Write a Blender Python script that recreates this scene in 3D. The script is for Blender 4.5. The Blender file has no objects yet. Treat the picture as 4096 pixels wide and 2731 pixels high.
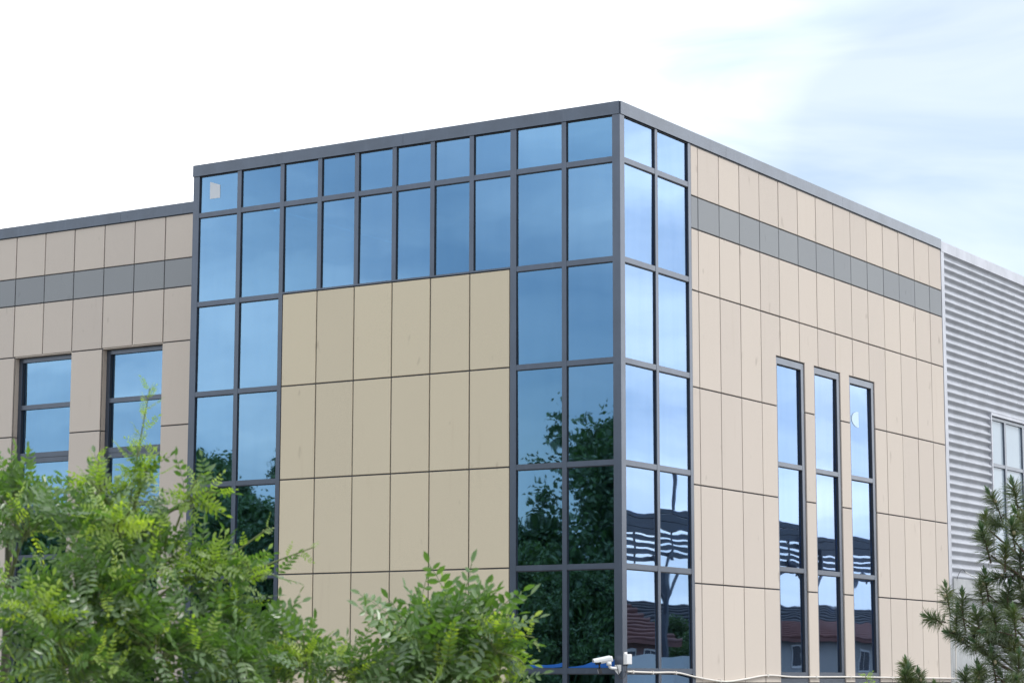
import bpy, bmesh, math, random
from mathutils import Vector, Matrix, Quaternion

rng = random.Random(11)
sc = bpy.context.scene
COL = sc.collection

# ------------------------------------------------------------------ camera
cam_data = bpy.data.cameras.new('camera')
cam_data.lens = 79.536
cam_data.sensor_width = 36.0
cam_data.sensor_fit = 'HORIZONTAL'
cam_data.clip_start = 0.1
cam_data.clip_end = 3000.0
cam_data.dof.use_dof = True
cam_data.dof.focus_distance = 34.0
cam_data.dof.aperture_fstop = 6.5
cam = bpy.data.objects.new('camera', cam_data)
COL.objects.link(cam)
yaw, pitch, roll = 0.564168, 0.147223, 0.001741
fw = Vector((-math.sin(yaw) * math.cos(pitch), math.cos(yaw) * math.cos(pitch), math.sin(pitch)))
r0 = Vector((math.cos(yaw), math.sin(yaw), 0))
u0 = r0.cross(fw)
rr = r0 * math.cos(roll) + u0 * math.sin(roll)
uu = -r0 * math.sin(roll) + u0 * math.cos(roll)
M = Matrix((rr, uu, -fw)).transposed().to_4x4()
M.translation = (16.1404, -28.4787, 3.104)
cam.matrix_world = M
sc.camera = cam

# ------------------------------------------------------------------ world, sun, exposure
SUN_AZ = math.radians(62.0)      # clockwise from +Y towards +X
SUN_EL = math.radians(54.0)
world = bpy.data.worlds.new('World')
sc.world = world
world.use_nodes = True
wn, wl = world.node_tree.nodes, world.node_tree.links
wn.clear()
w_out = wn.new('ShaderNodeOutputWorld')
w_bg = wn.new('ShaderNodeBackground')
w_bg.inputs['Strength'].default_value = 0.1
sky = wn.new('ShaderNodeTexSky')
sky.sky_type = 'NISHITA'
sky.sun_disc = False
sky.sun_elevation = SUN_EL
sky.sun_rotation = SUN_AZ
sky.air_density = 1.0
sky.dust_density = 1.6
w_co = wn.new('ShaderNodeTexCoord')
w_map = wn.new('ShaderNodeMapping')
w_map.inputs['Scale'].default_value = (1.0, 1.0, 2.4)
w_map.inputs['Location'].default_value = (1.07, 33.59, 17.54)
w_n = wn.new('ShaderNodeTexNoise')
w_n.inputs['Scale'].default_value = 1.6
w_n.inputs['Detail'].default_value = 3.0
w_n.inputs['Roughness'].default_value = 0.45
w_n.inputs['Distortion'].default_value = 0.35
w_r = wn.new('ShaderNodeValToRGB')              # cloud cover
w_r.color_ramp.elements[0].position = 0.37
w_r.color_ramp.elements[0].color = (0.22, 0.22, 0.22, 1)
w_r.color_ramp.elements[1].position = 0.60
w_r.color_ramp.elements[1].color = (1, 1, 1, 1)
w_mix = wn.new('ShaderNodeMix')
w_mix.data_type = 'RGBA'
wl.new(w_co.outputs['Generated'], w_map.inputs['Vector'])
wl.new(w_map.outputs['Vector'], w_n.inputs['Vector'])
wl.new(w_n.outputs['Fac'], w_r.inputs['Fac'])
wl.new(w_r.outputs['Color'], w_mix.inputs[0])
w_map2 = wn.new('ShaderNodeMapping')                # thinner and thicker streaks inside the cloud sheet
w_map2.inputs['Scale'].default_value = (1.0, 1.0, 4.0)
w_map2.inputs['Location'].default_value = (5.3, 2.2, 1.9)
w_n2 = wn.new('ShaderNodeTexNoise')
w_n2.inputs['Scale'].default_value = 6.0
w_n2.inputs['Detail'].default_value = 5.0
w_n2.inputs['Roughness'].default_value = 0.5
w_n2.inputs['Distortion'].default_value = 0.6
w_r2 = wn.new('ShaderNodeValToRGB')
w_r2.color_ramp.elements[0].position = 0.36
w_r2.color_ramp.elements[0].color = (8.0, 9.0, 10.2, 1)
w_r2.color_ramp.elements[1].position = 0.64
w_r2.color_ramp.elements[1].color = (14.2, 14.2, 14.3, 1)
wl.new(w_co.outputs['Generated'], w_map2.inputs['Vector'])
wl.new(w_map2.outputs['Vector'], w_n2.inputs['Vector'])
wl.new(w_n2.outputs['Fac'], w_r2.inputs['Fac'])
wl.new(w_r2.outputs['Color'], w_mix.inputs[7])
wl.new(sky.outputs['Color'], w_mix.inputs[6])
wl.new(w_mix.outputs[2], w_bg.inputs['Color'])
wl.new(w_bg.outputs['Background'], w_out.inputs['Surface'])

sun_data = bpy.data.lights.new('sun', 'SUN')
sun_data.energy = 1.25
sun_data.angle = math.radians(14.0)
sun_data.color = (1.0, 0.97, 0.94)
sun = bpy.data.objects.new('sun', sun_data)
COL.objects.link(sun)
sdir = Vector((math.sin(SUN_AZ) * math.cos(SUN_EL), math.cos(SUN_AZ) * math.cos(SUN_EL), math.sin(SUN_EL)))
sun.rotation_euler = sdir.to_track_quat('Z', 'Y').to_euler()
sun.location = sdir * 60

sc.view_settings.view_transform = 'Standard'
sc.view_settings.look = 'None'
sc.view_settings.exposure = 0.74
sc.view_settings.gamma = 1.0
sc.view_settings.use_curve_mapping = False
sc.cycles.use_denoising = True
sc.cycles.max_bounces = 8
sc.cycles.transparent_max_bounces = 12
sc.cycles.caustics_reflective = False
sc.cycles.caustics_refractive = False


# ------------------------------------------------------------------ materials
def new_mat(name):
    m = bpy.data.materials.new(name)
    m.use_nodes = True
    n, l = m.node_tree.nodes, m.node_tree.links
    b = n['Principled BSDF']
    return m, n, l, b


def mixcol(n, l, a, b, fac, mode='MIX'):
    x = n.new('ShaderNodeMix')
    x.data_type = 'RGBA'
    x.blend_type = mode
    for sock, v in ((x.inputs[0], fac), (x.inputs[6], a), (x.inputs[7], b)):
        if hasattr(v, 'is_output'):
            l.new(v, sock)
        elif isinstance(v, (int, float)):
            sock.default_value = v
        else:
            sock.default_value = (*v, 1)
    return x.outputs[2]


def noise(n, l, scale, detail=3, vec=None, rough=0.55, dist=0.0):
    t = n.new('ShaderNodeTexNoise')
    t.inputs['Scale'].default_value = scale
    t.inputs['Detail'].default_value = detail
    t.inputs['Roughness'].default_value = rough
    t.inputs['Distortion'].default_value = dist
    if vec is not None:
        l.new(vec, t.inputs['Vector'])
    return t.outputs['Fac']


def ramp(n, l, fac, stops):
    r = n.new('ShaderNodeValToRGB')
    e = r.color_ramp.elements
    while len(e) < len(stops):
        e.new(0.5)
    for el, (p, c) in zip(e, stops):
        el.position = p
        el.color = (*c, 1) if len(c) == 3 else c
    l.new(fac, r.inputs['Fac'])
    return r.outputs['Color']


def bump(n, l, h, strength, dist, b):
    x = n.new('ShaderNodeBump')
    x.inputs['Strength'].default_value = strength
    x.inputs['Distance'].default_value = dist
    l.new(h, x.inputs['Height'])
    l.new(x.outputs['Normal'], b.inputs['Normal'])


def geo_pos(n):
    return n.new('ShaderNodeNewGeometry').outputs['Position']


def obj_rand(n):
    return n.new('ShaderNodeObjectInfo').outputs['Random']


def scaled(n, l, vec, s):
    m = n.new('ShaderNodeMapping')
    m.inputs['Scale'].default_value = s
    l.new(vec, m.inputs['Vector'])
    return m.outputs['Vector']


def mat_panel(name, col, streak):
    """sprayed render coat on cladding boards: fine speckle, slow blotches, rain streaks"""
    m, n, l, b = new_mat(name)
    pos = geo_pos(n)
    g = noise(n, l, 90, 2, pos, 0.7)
    c = mixcol(n, l, col, [v * 0.80 for v in col], ramp(n, l, g, [(0.35, (0, 0, 0)), (0.72, (1, 1, 1))]))
    big = noise(n, l, 0.9, 4, pos)
    c = mixcol(n, l, c, [v * 0.93 for v in col], ramp(n, l, big, [(0.40, (0, 0, 0)), (0.66, (1, 1, 1))]))
    st = noise(n, l, 1.0, 4, scaled(n, l, pos, (7.0, 7.0, 0.55)), 0.65)
    c = mixcol(n, l, c, streak, ramp(n, l, st, [(0.60, (0, 0, 0)), (0.80, (0.5, 0.5, 0.5))]))
    sp = noise(n, l, 5.5, 2, scaled(n, l, pos, (1.0, 1.0, 0.45)), 0.4)
    c = mixcol(n, l, c, [v * 0.72 for v in streak], ramp(n, l, sp, [(0.70, (0, 0, 0)), (0.78, (0.5, 0.5, 0.5))]))
    tone = ramp(n, l, obj_rand(n), [(0.0, (0.93, 0.93, 0.935)), (1.0, (1.0, 0.998, 0.99))])
    c = mixcol(n, l, c, tone, 1.0, 'MULTIPLY')
    l.new(c, b.inputs['Base Color'])
    b.inputs['Roughness'].default_value = 0.78
    b.inputs['Specular IOR Level'].default_value = 0.28
    bump(n, l, g, 0.25, 0.004, b)
    return m


def mat_metal_paint(name, col, metallic, rough, dirt=0.15, coat=0.0):
    m, n, l, b = new_mat(name)
    pos = geo_pos(n)
    a = noise(n, l, 2.2, 5, pos, 0.6)
    s = noise(n, l, 1.0, 4, scaled(n, l, pos, (9, 9, 0.8)), 0.6)
    c = mixcol(n, l, col, [v * (1 - dirt) for v in col], ramp(n, l, a, [(0.38, (0, 0, 0)), (0.68, (1, 1, 1))]))
    c = mixcol(n, l, c, [min(1, v * 1.12 + 0.02) for v in col], ramp(n, l, s, [(0.55, (0, 0, 0)), (0.8, (0.6, 0.6, 0.6))]))
    l.new(c, b.inputs['Base Color'])
    b.inputs['Metallic'].default_value = metallic
    rg = n.new('ShaderNodeMapRange')
    rg.inputs['To Min'].default_value = rough - 0.07
    rg.inputs['To Max'].default_value = rough + 0.10
    l.new(a, rg.inputs['Value'])
    l.new(rg.outputs[0], b.inputs['Roughness'])
    b.inputs['Coat Weight'].default_value = coat
    b.inputs['Coat Roughness'].default_value = 0.22
    return m


def mat_plain(name, col, rough=0.6, var=0.12, scale=8.0, metallic=0.0):
    m, n, l, b = new_mat(name)
    pos = geo_pos(n)
    a = noise(n, l, scale, 4, pos)
    l.new(mixcol(n, l, col, [v * (1 - var) for v in col], a), b.inputs['Base Color'])
    b.inputs['Roughness'].default_value = rough
    b.inputs['Metallic'].default_value = metallic
    return m


def mat_glass(name):
    """blue coated glazing: tinted mirror that strengthens at grazing angles over a dim tinted see-through"""
    m = bpy.data.materials.new(name)
    m.use_nodes = True
    n, l = m.node_tree.nodes, m.node_tree.links
    n.clear()
    out = n.new('ShaderNodeOutputMaterial')
    add = n.new('ShaderNodeAddShader')
    gl = n.new('ShaderNodeBsdfGlossy')
    gl.inputs['Roughness'].default_value = 0.012
    tr = n.new('ShaderNodeBsdfTransparent')
    tr.inputs['Color'].default_value = (0.09, 0.19, 0.26, 1)
    lw = n.new('ShaderNodeLayerWeight')
    lw.inputs['Blend'].default_value = 0.5
    c = ramp(n, l, lw.outputs['Facing'], [(0.10, (0.135, 0.25, 0.37)), (0.30, (0.165, 0.28, 0.395)),
                                          (0.60, (0.30, 0.392, 0.545)), (1.0, (0.80, 0.85, 0.92))])
    # roller-wave distortion of tempered panes, different from pane to pane
    co = n.new('ShaderNodeTexCoord')
    oi = n.new('ShaderNodeObjectInfo')
    off = n.new('ShaderNodeVectorMath')
    off.operation = 'ADD'
    sc_ = n.new('ShaderNodeVectorMath')
    sc_.operation = 'SCALE'
    sc_.inputs[0].default_value = (31.0, 17.0, 23.0)
    l.new(oi.outputs['Random'], sc_.inputs['Scale'])
    l.new(co.outputs['Object'], off.inputs[0])
    l.new(sc_.outputs[0], off.inputs[1])
    h1 = noise(n, l, 1.0, 1, scaled(n, l, off.outputs[0], (1.3, 1.3, 2.2)), 0.4)
    h2 = noise(n, l, 1.0, 1, scaled(n, l, off.outputs[0], (3.0, 3.0, 9.0)), 0.4)
    hm = n.new('ShaderNodeMath')
    hm.operation = 'MULTIPLY_ADD'
    hm.inputs[1].default_value = 0.028
    l.new(h2, hm.inputs[0])
    l.new(h1, hm.inputs[2])
    bp = n.new('ShaderNodeBump')
    bp.inputs['Strength'].default_value = 1.0
    bp.inputs['Distance'].default_value = 0.0011
    l.new(hm.outputs[0], bp.inputs['Height'])
    l.new(bp.outputs['Normal'], gl.inputs['Normal'])
    # rain film and dust dull the mirror a little
    d = noise(n, l, 1.0, 4, scaled(n, l, geo_pos(n), (5, 5, 0.7)), 0.6)
    c = mixcol(n, l, c, (0.93, 0.95, 0.97), ramp(n, l, d, [(0.45, (0, 0, 0)), (0.85, (1, 1, 1))]), 'MULTIPLY')
    pt = ramp(n, l, oi.outputs['Random'], [(0.0, (0.84, 0.88, 0.90)), (0.5, (1.0, 1.0, 1.0)), (1.0, (1.10, 1.05, 1.02))])
    c = mixcol(n, l, c, pt, 1.0, 'MULTIPLY')
    l.new(c, gl.inputs['Color'])
    l.new(gl.outputs[0], add.inputs[0])
    l.new(tr.outputs[0], add.inputs[1])
    l.new(add.outputs[0], out.inputs['Surface'])
    return m


def mat_leaf(name, col, col2, trans, gloss=0.45, tint=0.0):
    m = bpy.data.materials.new(name)
    m.use_nodes = True
    n, l = m.node_tree.nodes, m.node_tree.links
    b = n['Principled BSDF']
    out = n['Material Output']
    pos = geo_pos(n)
    a = noise(n, l, 9.0, 3, pos)
    c = mixcol(n, l, col, col2, ramp(n, l, a, [(0.35, (0, 0, 0)), (0.65, (1, 1, 1))]))
    tone = ramp(n, l, obj_rand(n), [(0.0, (0.72, 0.78, 0.80)), (0.6, (1.0, 1.0, 1.0)), (1.0, (1.28, 1.16, 0.9))])
    c = mixcol(n, l, c, tone, 1.0, 'MULTIPLY')
    back = n.new('ShaderNodeNewGeometry').outputs['Backfacing']
    pale = mixcol(n, l, c, (0.21, 0.26, 0.19), 0.45)
    c2 = mixcol(n, l, c, pale, back)
    l.new(c2, b.inputs['Base Color'])
    b.inputs['Roughness'].default_value = gloss
    b.inputs['Specular IOR Level'].default_value = 0.55
    t = n.new('ShaderNodeBsdfTranslucent')
    tc = mixcol(n, l, c, (1.5, 1.7, 0.55), 1.0, 'MULTIPLY')
    l.new(tc, t.inputs['Color'])
    mx = n.new('ShaderNodeMixShader')
    mx.inputs[0].default_value = trans
    l.new(b.outputs[0], mx.inputs[1])
    l.new(t.outputs[0], mx.inputs[2])
    l.new(mx.outputs[0], out.inputs['Surface'])
    return m


BEIGE = mat_panel('beige_render', (0.645, 0.568, 0.492), (0.51, 0.435, 0.36))
SAND = mat_panel('sand_render', (0.685, 0.595, 0.435), (0.54, 0.45, 0.32))
GREY = mat_panel('grey_render', (0.312, 0.325, 0.335), (0.255, 0.262, 0.268))
JOINT = mat_plain('joint_grey', (0.075, 0.075, 0.083), 0.6, 0.3, 14)
FRAME = mat_metal_paint('frame_paint', (0.068, 0.088, 0.126), 0.6, 0.36, 0.15, 1.0)
COPING = mat_metal_paint('coping_paint', (0.064, 0.084, 0.118), 0.55, 0.36, 0.2, 1.0)
GASKET = mat_plain('gasket', (0.018, 0.022, 0.03), 0.5)
GLASS = mat_glass('blue_glass')
INNER = mat_plain('interior_plaster', (0.30, 0.31, 0.31), 0.8)
SHEET = mat_metal_paint('galvanised_sheet', (0.475, 0.49, 0.525), 0.25, 0.42, 0.16)
FLASH = mat_metal_paint('pale_flashing', (0.53, 0.54, 0.58), 0.3, 0.42, 0.16)
FASCIA = mat_metal_paint('fascia_grey', (0.42, 0.43, 0.43), 0.1, 0.5, 0.2)
SHUTTER = mat_metal_paint('shutter_grey', (0.34, 0.35, 0.37), 0.3, 0.5, 0.3)
WHITE = mat_plain('white_plastic', (0.74, 0.74, 0.73), 0.4, 0.08, 20)
CREAM = mat_plain('cream_conduit', (0.70, 0.66, 0.60), 0.5, 0.12, 12)
BLACK = mat_plain('black_plastic', (0.015, 0.016, 0.02), 0.35)
LED = mat_plain('led_pattern', (0.45, 0.46, 0.47), 0.3)
FILM = mat_plain('blue_film', (0.012, 0.13, 0.50), 0.3, 0.3, 10)
BARK = mat_plain('green_bark', (0.075, 0.075, 0.045), 0.8, 0.4, 30)
TWIG = mat_plain('young_twig', (0.14, 0.18, 0.05), 0.6, 0.3, 30)
PBARK = mat_plain('pine_bark', (0.11, 0.075, 0.05), 0.85, 0.4, 30)
LEAF = mat_leaf('leaf_mature', (0.088, 0.176, 0.038), (0.13, 0.228, 0.062), 0.38, 0.30)
LEAFY = mat_leaf('leaf_young', (0.29, 0.41, 0.055), (0.40, 0.50, 0.09), 0.42, 0.42)
NEEDLE = mat_leaf('pine_needle', (0.064, 0.108, 0.036), (0.118, 0.14, 0.05), 0.18, 0.42)
CANDLE = mat_leaf('pine_candle', (0.055, 0.125, 0.04), (0.08, 0.15, 0.05), 0.15, 0.5)
CONE = mat_plain('pine_bud', (0.38, 0.33, 0.20), 0.7)
FARLEAF = mat_leaf('far_foliage', (0.05, 0.105, 0.034), (0.10, 0.18, 0.045), 0.2, 0.6)
ROOFTILE = mat_plain('red_tile', (0.22, 0.10, 0.085), 0.8, 0.35, 3)
ROOFDARK = mat_plain('slate_roof', (0.06, 0.065, 0.075), 0.6, 0.3, 2)
PALEWALL = mat_plain('pale_wall', (0.42, 0.43, 0.42), 0.8, 0.15, 1)
PINKWALL = mat_plain('brick_wall', (0.27, 0.16, 0.13), 0.85, 0.3, 2)
STEEL = mat_plain('dark_steel', (0.085, 0.10, 0.125), 0.5, 0.3, 3)
VAN = mat_plain('pale_van', (0.50, 0.56, 0.57), 0.35, 0.08, 2)
TYRE = mat_plain('tyre', (0.02, 0.02, 0.02), 0.8)


# ------------------------------------------------------------------ helpers
def link(o, parent=None):
    COL.objects.link(o)
    if parent is not None:
        o.parent = parent
    return o


def mesh_obj(name, verts, faces, mat, parent=None, loc=(0, 0, 0), smooth=False):
    me = bpy.data.meshes.new(name)
    me.from_pydata([tuple(v) for v in verts], [], faces)
    if smooth:
        me.polygons.foreach_set('use_smooth', [True] * len(me.polygons))
    me.update()
    if mat is not None:
        me.materials.append(mat)
    o = bpy.data.objects.new(name, me)
    o.location = loc
    return link(o, parent)


def thing(name, label, cat, loc=(0, 0, 0), group=None):
    o = bpy.data.objects.new(name, None)
    o.empty_display_size = 0.3
    o.location = loc
    o['label'] = label
    o['category'] = cat
    if group:
        o['group'] = group
    return link(o)


def tag(o, label, cat, group=None):
    o['label'] = label
    o['category'] = cat
    if group:
        o['group'] = group
    return o


BOXF = [(0, 3, 2, 1), (4, 5, 6, 7), (0, 1, 5, 4), (1, 2, 6, 5), (2, 3, 7, 6), (3, 0, 4, 7)]


def box(name, x0, x1, y0, y1, z0, z1, mat, parent=None, off=(0, 0, 0)):
    """axis-aligned box with its origin at the centre; off = world position of the parent"""
    cx, cy, cz = (x0 + x1) / 2, (y0 + y1) / 2, (z0 + z1) / 2
    a, b, c = abs(x1 - x0) / 2, abs(y1 - y0) / 2, abs(z1 - z0) / 2
    v = [(-a, -b, -c), (a, -b, -c), (a, b, -c), (-a, b, -c), (-a, -b, c), (a, -b, c), (a, b, c), (-a, b, c)]
    return mesh_obj(name, v, BOXF, mat, parent, (cx - off[0], cy - off[1], cz - off[2]))


def tube_geo(pts, rad, seg=8, cap=True):
    pts = [Vector(p) for p in pts]
    if not hasattr(rad, '__len__'):
        rad = [rad] * len(pts)
    vs, fs = [], []
    prev = None
    for i, p in enumerate(pts):
        d = (pts[min(i + 1, len(pts) - 1)] - pts[max(i - 1, 0)]).normalized()
        if prev is None:
            a = d.orthogonal().normalized()
        else:
            a = (prev - d * prev.dot(d))
            a = a.normalized() if a.length > 1e-6 else d.orthogonal().normalized()
        prev = a
        b = d.cross(a)
        for k in range(seg):
            t = 2 * math.pi * k / seg
            vs.append(p + (a * math.cos(t) + b * math.sin(t)) * rad[i])
    for i in range(len(pts) - 1):
        for k in range(seg):
            k2 = (k + 1) % seg
            fs.append((i * seg + k, i * seg + k2, (i + 1) * seg + k2, (i + 1) * seg + k))
    if cap:
        fs.append(tuple(range(seg - 1, -1, -1)))
        fs.append(tuple(range((len(pts) - 1) * seg, len(pts) * seg)))
    return vs, fs


def tube(name, pts, rad, mat, parent=None, seg=8, off=(0, 0, 0)):
    o_ = Vector(off)
    v, f = tube_geo([Vector(p) - o_ for p in pts], rad, seg)
    return mesh_obj(name, v, f, mat, parent, smooth=True)


def smooth_path(pts, n=6):
    pts = [Vector(p) for p in pts]
    out = []
    for i in range(len(pts) - 1):
        p0, p1, p2, p3 = pts[max(i - 1, 0)], pts[i], pts[i + 1], pts[min(i + 2, len(pts) - 1)]
        for k in range(n):
            t = k / n
            out.append(0.5 * ((2 * p1) + (p2 - p0) * t + (2 * p0 - 5 * p1 + 4 * p2 - p3) * t * t + (3 * p1 - p0 - 3 * p2 + p3) * t ** 3))
    out.append(pts[-1])
    return out


def inset_poly(poly, d):
    """shrink an axis-aligned counter-clockwise polygon by d"""
    n = len(poly)
    out = []
    for i in range(n):
        p0, p1, p2 = poly[i - 1], poly[i], poly[(i + 1) % n]
        n1 = (-(p1[1] - p0[1]), p1[0] - p0[0])
        n2 = (-(p2[1] - p1[1]), p2[0] - p1[0])
        l1, l2 = math.hypot(*n1), math.hypot(*n2)
        out.append((p1[0] + d * (n1[0] / l1 + n2[0] / l2), p1[1] + d * (n1[1] / l1 + n2[1] / l2)))
    return out


# frames of the facades: map (a, z, depth out of the wall) to the world
def front(s):          # facade facing -Y at y = s ; a = x
    return lambda a, z, d: (a, s - d, z)


def side(s):           # facade facing +X at x = s ; a = y
    return lambda a, z, d: (s + d, a, z)


GZ = 3.2               # height of the measuring line above the ground


def panel(name, poly, fmap, mat, parent, gap=0.0115, jitter=0.0018):
    """one cladding board: chamfered front, returns to the joint"""
    p0 = inset_poly(poly, gap)
    cx = sum(p[0] for p in p0) / len(p0)
    cz = sum(p[1] for p in p0) / len(p0)
    p1 = inset_poly(p0, 0.004)
    n = len(p0)
    ox = rng.uniform(-jitter, jitter)
    tx, tz = rng.uniform(-jitter, jitter) * 1.2, rng.uniform(-jitter, jitter) * 0.8
    o3 = Vector(fmap(cx, cz, 0))

    def P(q, d):
        return Vector(fmap(q[0], q[1], d + ox + (q[0] - cx) * tx + (q[1] - cz) * tz)) - o3
    v = [P(q, 0.0) for q in p1] + [P(q, -0.004) for q in p0] + [P(q, -0.035) for q in p0]
    f = [tuple(range(n))]
    for i in range(n):
        j = (i + 1) % n
        f.append((n + i, n + j, j, i))
        f.append((2 * n + i, 2 * n + j, n + j, n + i))
    return mesh_obj(name, v, f, mat, parent, o3)


def rect(a0, a1, z0, z1):
    return [(a0, z0), (a1, z0), (a1, z1), (a0, z1)]


def backing(name, polys, fmap, parent, depth=0.022):
    v, f = [], []
    for p in polys:
        b = len(v)
        v += [Vector(fmap(q[0], q[1], -depth)) for q in p]
        f.append(tuple(range(b, b + len(p))))
    return mesh_obj(name, v, f, JOINT, parent)


def bar(name, a0, a1, z0, z1, d0, d1, fmap, mat, parent):
    A, B = Vector(fmap(a0, z0, d0)), Vector(fmap(a1, z1, d1))
    return box(name, min(A.x, B.x), max(A.x, B.x), min(A.y, B.y), max(A.y, B.y), A.z, B.z, mat, parent)


def pane(a0, a1, z0, z1, d, fmap, parent, tilt=0.0036):
    o = bar('pane', a0, a1, z0, z1, d - 0.010, d, fmap, GLASS, parent)
    ax = rng.gauss(0, tilt)
    az = rng.gauss(0, tilt)
    n = Vector(fmap(0, 0, 1)) - Vector(fmap(0, 0, 0))
    if abs(n.y) > 0.5:
        o.rotation_euler = (ax, 0, az)
    else:
        o.rotation_euler = (0, ax, az)
    return o


# ------------------------------------------------------------------ ground
def flat(name, x0, x1, y0, y1, z, mat):
    o = mesh_obj(name, [(x0, y0, z), (x1, y0, z), (x1, y1, z), (x0, y1, z)], [(0, 1, 2, 3)], mat)
    o['kind'] = 'structure'
    return o


flat('ground', -900, 900, -900, 900, 0, mat_plain('paved_ground', (0.16, 0.155, 0.145), 0.9, 0.3, 0.6))
flat('road', 13.5, 20.5, -900, 900, 0.004, mat_plain('asphalt', (0.055, 0.055, 0.058), 0.9, 0.3, 2.0))

# ------------------------------------------------------------------ the office building
bld = thing('office_building', 'beige panelled office block with a blue glazed corner bay and slate grey trim', 'building')
F0, R0, W0 = front(0.0), side(0.0), front(2.0)
TOPZ = GZ + 8.169


def z(v):
    return GZ + v


# --- tower front: panels under the glazing
cols = [-6.272, -5.576, -4.838, -4.105, -3.380, -2.650, -1.922]
rows = [z(6.012), z(4.512), z(3.010), z(1.508), z(0.0), z(-1.5), 0.0]
polys = []
for i in range(len(cols) - 1):
    for k in range(len(rows) - 1):
        p = rect(cols[i], cols[i + 1], rows[k + 1], rows[k])
        polys.append(p)
        panel('cladding_panel', p, F0, SAND, bld)
backing('joint_backing', polys, F0, bld)

# --- tower right side: panels, grey band, three slit windows
cy_ = [2.240, 2.478, 3.199, 3.921, 4.658, 5.378, 6.131, 6.865, 7.599, 8.330, 9.054, 9.795, 10.532, 11.285, 12.025, 12.640]
cz_ = [TOPZ + 0.02, z(7.347), z(6.829), z(5.851), z(4.338), z(2.830), z(1.325), z(-0.18), z(-1.68), 0.0]
WIN = [(5.222, 6.312), (6.700, 7.772), (8.172, 9.270)]
WTOP = z(5.172)
polys = []
for k in range(len(cz_) - 1):
    zt, zb = cz_[k], cz_[k + 1]
    if zt > WTOP + 0.01 and zb < WTOP:           # row that the window heads cut into
        for i in range(len(cy_) - 1):
            a, b = cy_[i], cy_[i + 1]
            lo = [(a, b)]
            for w0, w1 in WIN:
                nxt = []
                for s0, s1 in lo:
                    if w1 <= s0 or w0 >= s1:
                        nxt.append((s0, s1))
                        continue
                    if w0 - s0 > 0.02:
                        nxt.append((s0, w0))
                    if s1 - w1 > 0.02:
                        nxt.append((w1, s1))
                lo = nxt
            if lo == [(a, b)]:
                p = rect(a, b, zb, zt)
            elif not lo:
                p = rect(a, b, WTOP, zt)
            else:
                s0, s1 = lo[0]
                p = [(s0, zb), (s1, zb)]
                if s1 < b - 1e-6:
                    p += [(s1, WTOP), (b, WTOP)]
                p += [(b, zt), (a, zt)]
                if s0 > a + 1e-6:
                    p += [(a, WTOP), (s0, WTOP)]
            polys.append(p)
            panel('cladding_panel', p, R0, BEIGE, bld)
        continue
    if zt <= WTOP:                               # rows beside the windows
        segs = [(cy_[i], cy_[i + 1]) for i in range(4)] + [(4.658, WIN[0][0]), (WIN[0][1], WIN[1][0]), (WIN[1][1], WIN[2][0]), (WIN[2][1], 9.795)]
        segs += [(cy_[i], cy_[i + 1]) for i in range(11, 15)]
    else:
        segs = [(cy_[i], cy_[i + 1]) for i in range(15)]
    for a, b in segs:
        p = rect(a, b, zb, zt)
        polys.append(p)
        panel('cladding_panel', p, R0, GREY if k == 1 else BEIGE, bld)
backing('joint_backing', polys, R0, bld)

# slit windows
for w0, w1 in WIN:
    for (zt, zb, tr) in ((WTOP, z(-0.078), (3.355, 3.430, 1.632, 1.708)), (z(-0.092), z(-3.0), (-1.52, -1.445))):
        w = bar('window', w0 + 0.004, w0 + 0.05, zb, zt - 0.012, -0.14, -0.018, R0, FRAME, bld)
        wo = tuple(w.location)

        def sub(nm, a0, a1, c0, c1, d0, d1, mat):
            o = bar(nm, a0, a1, c0, c1, d0, d1, R0, mat, w)
            o.location = Vector(o.location) - Vector(wo)
            return o
        sub('stile', w1 - 0.115, w1 - 0.014, zb, zt - 0.012, -0.14, -0.018, FRAME)
        sub('rail', w0 + 0.05, w1 - 0.115, zt - 0.115, zt - 0.012, -0.14, -0.018, FRAME)
        sub('rail', w0 + 0.05, w1 - 0.115, zb, zb + 0.075, -0.14, -0.018, FRAME)
        edges = [zt - 0.115]
        for q in range(len(tr) // 2):
            sub('transom', w0 + 0.05, w1 - 0.115, z(tr[2 * q]), z(tr[2 * q + 1]), -0.14, -0.020, FRAME)
            edges += [z(tr[2 * q + 1]), z(tr[2 * q])]
        edges.append(zb + 0.075)
        for q in range(len(edges) // 2):
            zt2, zb2 = edges[2 * q], edges[2 * q + 1]
            sub('gasket', w1 - 0.123, w1 - 0.1155, zb2 + 0.001, zt2 - 0.001, -0.0619, -0.030, GASKET)
            sub('gasket', w0 + 0.051, w1 - 0.124, zt2 - 0.012, zt2 - 0.001, -0.0619, -0.032, GASKET)
            g = pane(w0 + 0.051, w1 - 0.116, zb2 + 0.001, zt2 - 0.001, -0.062, R0, w)
            g.location = Vector(g.location) - Vector(wo)

# --- glazed corner bay: mullions, transoms, panes
post = box('curtain_wall', -0.125, 0.008, -0.008, 0.125, 0.0, TOPZ, FRAME, bld)
cw0 = Vector(post.location)


def cw(nm, a0, a1, z0, z1, d0, d1, fm, mat):
    o = bar(nm, a0, a1, z0, z1, d0, d1, fm, mat, post)
    o.location = Vector(o.location) - cw0
    return o


def cwpane(a0, a1, z0, z1, fm):
    g = pane(a0, a1, z0, z1, -0.030, fm, post)
    g.location = Vector(g.location) - cw0


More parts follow.
